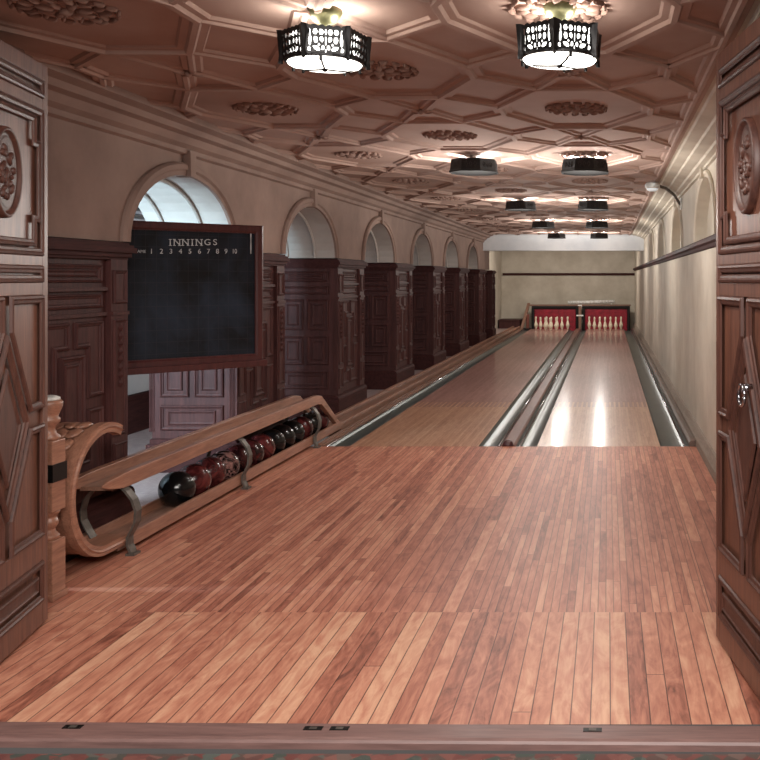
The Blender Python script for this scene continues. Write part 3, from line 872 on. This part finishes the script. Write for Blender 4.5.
m = MB(); m.box(-1.55, 1.48, -.09, .06, -.018, .028); m.build('board', M['rail_d'], o, bevel=.005)
m = MB(); m.tube([(-.4, -.02, .085), (1.0, -.02, .115)], .05, 12); m.tube([(-.35, -.02, .02), (-.35, -.02, .07)], .02, 8); m.tube([(.9, -.02, .02), (.9, -.02, .10)], .02, 8); m.build('white_roller', M['white_rod'], o, True)
o = empty('ball_lift', (-2.44, 27.7, -.2)); tag(o, 'slanting wooden side board at the left end of the red cushions', 'ball lift')
m = MB(); m.loft([[(-.11, -.42, .2), (-.03, -.42, .2), (.13, .16, .94), (.05, .16, .94)], [(-.11, -.30, .2), (-.03, -.30, .2), (.13, .24, .90), (.05, .24, .90)]]); m.build('side_board', M['rail_d'], o)
m = MB(); m.box(.03, .115, -.05, .12, 0, .62); m.build('pad', wood('worn_red_wood', (104, 52, 42), (140, 80, 64)), o, bevel=.02)
m = MB(); m.box(-.11, .14, -.38, .3, 0, .2); m.build('footing', M['dark'], o)
m = MB(); m.box(-3.2, -2.58, 27.55, 28.55, 0, .22); m.box(-3.22, -2.57, 27.53, 28.57, .22, .25)
tag(m.build('low_box', M['dwood'], bevel=.004), 'low dark wooden box in the corner left of the pin pit', 'box')

# ------------------------------------------------------------------ ceiling lamps
def pierced(mb, p0, p1, z0, z1, top_out, holes_on=True, nu=72, nv=30, th=.004):
    """pierced ironwork panel between two lower corners p0,p1 (2-D), flaring to the top"""
    p0 = Vector(p0); p1 = Vector(p1); d = (p1 - p0); mid = (p0 + p1) / 2; nrm = mid.normalized()
    def inhole(u, v):
        u = abs(u)
        E = [(.0, .80, .05, .09, 0), (.20, .80, .11, .11, 0), (.47, .80, .12, .10, -.3), (.73, .78, .09, .12, 0), (.0, .48, .04, .16, 0), (.19, .54, .11, .085, .5), (.45, .52, .11, .12, -.5),
             (.71, .48, .08, .17, .2), (.13, .25, .09, .08, -.5), (.42, .22, .19, .075, .25), (.76, .17, .09, .08, 0), (.0, .13, .045, .07, 0), (.30, .35, .06, .04, 0)]
        for cu, cv, a, b, r in E:
            x = u - cu; y = (v - cv) * .8; X = x * math.cos(r) + y * math.sin(r); Y = -x * math.sin(r) + y * math.cos(r)
            if (X / a) ** 2 + (Y / b) ** 2 < .72: return True
        return False
    def pt(i, j, o):
        u = i / nu; v = j / nv
        zt_ = z1 + (.006 * abs(math.sin(u * PI * 6)) if j == nv else 0)
        b = p0 + d * u
        b = b * (1 + top_out * v) + nrm * o
        return (b.x, b.y, z0 + (zt_ - z0) * v)
    for i in range(nu):
        for j in range(nv):
            if holes_on and inhole(2 * (i + .5) / nu - 1, (j + .5) / nv): continue
            q = [(i, j), (i + 1, j), (i + 1, j + 1), (i, j + 1)]
            mb.add([pt(a, b, 0) for a, b in q] + [pt(a, b, th) for a, b in q], [(3, 2, 1, 0), (4, 5, 6, 7)])
def near_lamp(x, y, rot, label):
    o = empty('ceiling_lamp', (x, y, ZC)); tag(o, label, 'ceiling lamp', 'pierced ironwork ceiling lamps')
    zb_, zt_ = -.200, -.100; R = .150
    m = MB(); m.lathe([(.062, 0), (.064, -.012), (.056, -.03), (.040, -.05), (.02, -.06), (.012, -.062)], 24); m.build('canopy', M['bronze'], o, True)
    m = MB(); m.tube([(0, 0, -.06), (0, 0, -.19)], .008, 8)
    for k in range(3):
        a = rot + k * 2 * PI / 3; m.tube([(0, 0, -.085), (.08 * math.cos(a), .08 * math.sin(a), -.08), (R * math.cos(a), R * math.sin(a), -.10)], .005, 6)
    m.build('stem', M['bronze'], o)
    cs = [(R * math.cos(rot + k * PI / 3), R * math.sin(rot + k * PI / 3)) for k in range(6)]
    for k in range(6):
        m = MB(); pierced(m, cs[k], cs[(k + 1) % 6], zb_, zt_, .06); m.build('shade_panel', M['black'], o)
    for k in range(6):                                           # leaf shaped corner mounts with a drop
        a = rot + k * PI / 3; c_ = Vector((math.cos(a), math.sin(a), 0)); t_ = Vector((-math.sin(a), math.cos(a), 0))
        m = MB(); rows_ = [(zt_ + .008, .010, 1.08), (zt_, .018, 1.07), (-.12, .021, 1.06), (-.15, .014, 1.04), (-.185, .009, 1.02), (-.200, .012, 1.03), (-.216, .003, 1.03)]
        rings = []
        for z, wd, kr in rows_:
            b = c_ * (R * kr); rings.append([tuple(b + t_ * wd * e - c_ * (abs(e) * wd * .55) + c_ * f_ + Vector((0, 0, z))) for e, f_ in ((-1, 0), (-.5, .006), (0, .01), (.5, .006), (1, 0), (0, -.006))])
        m.loft(rings); m.build('corner_leaf', M['black'], o)
    m = MB(); m.lathe([(.127, -.098), (.127, -.155), (.127, -.195)], 32, caps=False); m.build('glass_liner', M['glass_liner'], o, True)
    m = MB(); m.lathe([(.136, -.196), (.138, -.202), (.13, -.211), (.09, -.219), (.045, -.222), (.004, -.223)], 40); gb = m.build('glass_bowl', M['glass_bowl'], o, True)
    m = MB()
    m.lathe([(.138, -.193), (.144, -.196), (.144, -.203), (.138, -.205)], 40)
    m.lathe([(.003, -.221), (.012, -.224), (.008, -.232), (.002, -.235)], 12)
    for k in range(3):
        a = rot + .4 + k * 2 * PI / 3
        m.tube([(.01 * math.cos(a), .01 * math.sin(a), -.225), (.09 * math.cos(a), .09 * math.sin(a), -.2215), (.140 * math.cos(a), .140 * math.sin(a), -.203)], .004, 5)
        m.tube([(.141 * math.cos(a), .141 * math.sin(a), -.200), (.141 * math.cos(a), .141 * math.sin(a), -.222)], .006, 8)
    m.build('bowl_mount', M['black'], o)
def far_lamp_proto():
    o = empty('ceiling_lamp', (0, 0, ZC))
    m = MB(); m.lathe([(.04, 0), (.045, -.012), (.035, -.03), (.014, -.04), (.010, -.05)], 20); m.build('canopy', M['black'], o, True)
    m = MB(); m.tube([(0, 0, -.04), (0, 0, -.085)], .01, 8)
    for k in range(3):
        a = .3 + k * 2 * PI / 3; m.tube([(0, 0, -.07), (.18 * math.cos(a), .18 * math.sin(a), -.066)], .005, 6)
    m.build('stem', M['black'], o)
    m = MB(); n = 8; rot = PI / 8
    def ringz(r, z): return [(r * math.cos(rot + 2 * PI * k / n), r * math.sin(rot + 2 * PI * k / n), z) for k in range(n)]
    m.loft([ringz(.165, -.062), ringz(.188, -.062), ringz(.190, -.074), ringz(.199, -.150), ringz(.207, -.155), ringz(.207, -.168), ringz(.196, -.168), ringz(.193, -.15), ringz(.165, -.062)], True, False)
    sh = m.build('shade', M['shade_black'], o); sh.location = (0, 0, .018)
    m = MB()
    for k in range(n):
        a0, a1 = rot + 2 * PI * k / n, rot + 2 * PI * (k + 1) / n; am = (a0 + a1) / 2
        nv = Vector((math.cos(am), math.sin(am), 0)); tv = Vector((-math.sin(am), math.cos(am), 0)); ap = .1955 * math.cos(PI / n)
        Pp = lambda u, v, h: nv * (ap + h - (v + .11) * .12) + tv * u + Vector((0, 0, v))
        for du in (-.035, 0, .035):
            m.molding([(du - .016, -.11), (du, -.138), (du + .016, -.11), (du, -.082)], [(0, 0), (.004, .004), (.008, 0)], Pp)
    m.build('relief', M['dark'], sh)
    m = MB(); m.lathe([(.185, -.150), (.188, -.158), (.004, -.160)], 24); m.build('closing_disc', M['shade_black'], o, loc=(0, 0, .018))  # dark disc added to close the drum, keeps its lit inside hidden
    m = MB(); m.lathe([(.012, -.085), (.016, -.09), (.016, -.10), (.010, -.104)], 12); m.build('socket', M['black'], o)
    return o
near_lamp(-1.06, 3.52, rad(18), 'pierced black ironwork ceiling lamp with lit glass bowl, nearer the chalkboard side')
near_lamp(-.178, 3.46, rad(26), 'pierced black ironwork ceiling lamp with lit glass bowl, nearer the right wall')
ordw = ['first', 'second', 'third', 'fourth']
fp0 = far_lamp_proto(); first = True
for i, y in enumerate(lamp_ys[1:]):
    for sd, x in (('left', -1.09), ('right', -.187)):
        o = fp0 if first else copy_tree(fp0); first = False
        o.location = (x, y, ZC)
        tag(o, f'black drum ceiling lamp, {sd} one of the {ordw[i]} pair beyond the two lit lamps', 'ceiling lamp', 'black drum ceiling lamps')

# ------------------------------------------------------------------ wall fixture on the right
o = empty('wall_light', (XR, 10.3, 2.26)); tag(o, 'small white light on a curved arm high on the right wall', 'wall light')
m = MB(); m.box(-.02, 0, -.035, .035, -.05, .08); m.build('wall_plate', M['white_pl'], o, bevel=.005)
m = MB(); m.tube([(-.01, 0, .0), (-.05, -.02, .05), (-.09, -.1, .10), (-.20, -.4, .145), (-.32, -.7, .15)], .016, 8); m.build('arm', M['iron'], o, True)
hx, hy = -.36, -.78
m = MB(); m.lathe([(.02, .17), (.06, .165), (.075, .15), (.075, .115), (.06, .105)], 20, (hx, hy, 0)); m.build('head', M['white_pl'], o, True)
m = MB(); m.lathe([(.06, .106), (.055, .09), (.03, .08), (.003, .078)], 20, (hx, hy, 0)); m.build('lens', M['lens'], o, True)

# ------------------------------------------------------------------ lights
def point(loc, e, c, r=.05):
    l = bpy.data.lights.new('point_light', 'POINT'); l.energy = e; l.color = c; l.shadow_soft_size = r
    o = bpy.data.objects.new('point_light', l); C.objects.link(o); o.location = loc; return o
def area(loc, target, e, c, sx, sy, spread=PI):
    l = bpy.data.lights.new('area_light', 'AREA'); l.energy = e; l.color = c; l.shape = 'RECTANGLE'; l.size = sx; l.size_y = sy; l.spread = spread
    o = bpy.data.objects.new('area_light', l); C.objects.link(o); o.location = loc
    o.rotation_euler = (Vector(target) - Vector(loc)).to_track_quat('-Z', 'Y').to_euler(); return o
def spot(loc, e, c, ang, r=.08, blend=.5):
    l = bpy.data.lights.new('spot_light', 'SPOT'); l.energy = e; l.color = c; l.shadow_soft_size = r; l.spot_size = rad(ang); l.spot_blend = blend
    o = bpy.data.objects.new('spot_light', l); C.objects.link(o); o.location = loc; return o
for x, y in ((-1.06, 3.52), (-.178, 3.46)):
    for sx in (-.075, .075):
        point((x + sx, y, ZC - .075), 2.2, (1, .94, .86), .03)
    spot((x, y, ZC - .29), 26.0, (1, .92, .84), 165, .05)
for y in lamp_ys[1:]:
    for x in (-1.09, -.187):
        for sx in (-.11, .11):
            point((x + sx, y, ZC - .030), 10.0, (1, .97, .92), .015)
        point((x, y, ZC - .50), 30.0, (1, .96, .90), .06)  # added light floating free below each drum, brightens ceiling, beam and walls
for x in (-1.12, -.2):
    point((x, 24.6, 2.2), 17.0, (1, .96, .90), .13)
area((-1.2, 25.6, 2.42), (-1.2, 27.2, 0), 70, (1, .95, .86), 3.0, .6)  # added light behind the beam, lifts the back wall and pit
area((-.1, -.6, 2.9), (-1.2, 6.0, .2), 285, (1, .93, .88), 3.0, 1.4)
area((-4.0, 4.4, 1.55), (-3.3, 8.5, 1.0), 180, (.62, .86, 1.0), .4, .4)
area((-4.0, 12.5, 2.3), (-4.0, 12.5, 0), 14, (.80, .88, 1.0), .6, 8)

wd = bpy.data.worlds.new('world'); S.world = wd; wd.use_nodes = True
wd.node_tree.nodes['Background'].inputs[0].default_value = (.9, .8, .75, 1); wd.node_tree.nodes['Background'].inputs[1].default_value = .12

# ------------------------------------------------------------------ camera
cam = bpy.data.cameras.new('camera'); co = bpy.data.objects.new('camera', cam); C.objects.link(co)
co.location = (0, 0, H); co.rotation_euler = (PI / 2, 0, 0)
cam.sensor_width = 36; cam.lens = 940 / 760 * 36
cam.shift_x = -(608 - 380) / 760; cam.shift_y = -(380 - 279) / 760
cam.clip_start = .05; cam.clip_end = 100
S.camera = co
S.view_settings.view_transform = 'Standard'
S.view_settings.exposure = 0.0
S.cycles.use_denoising = True
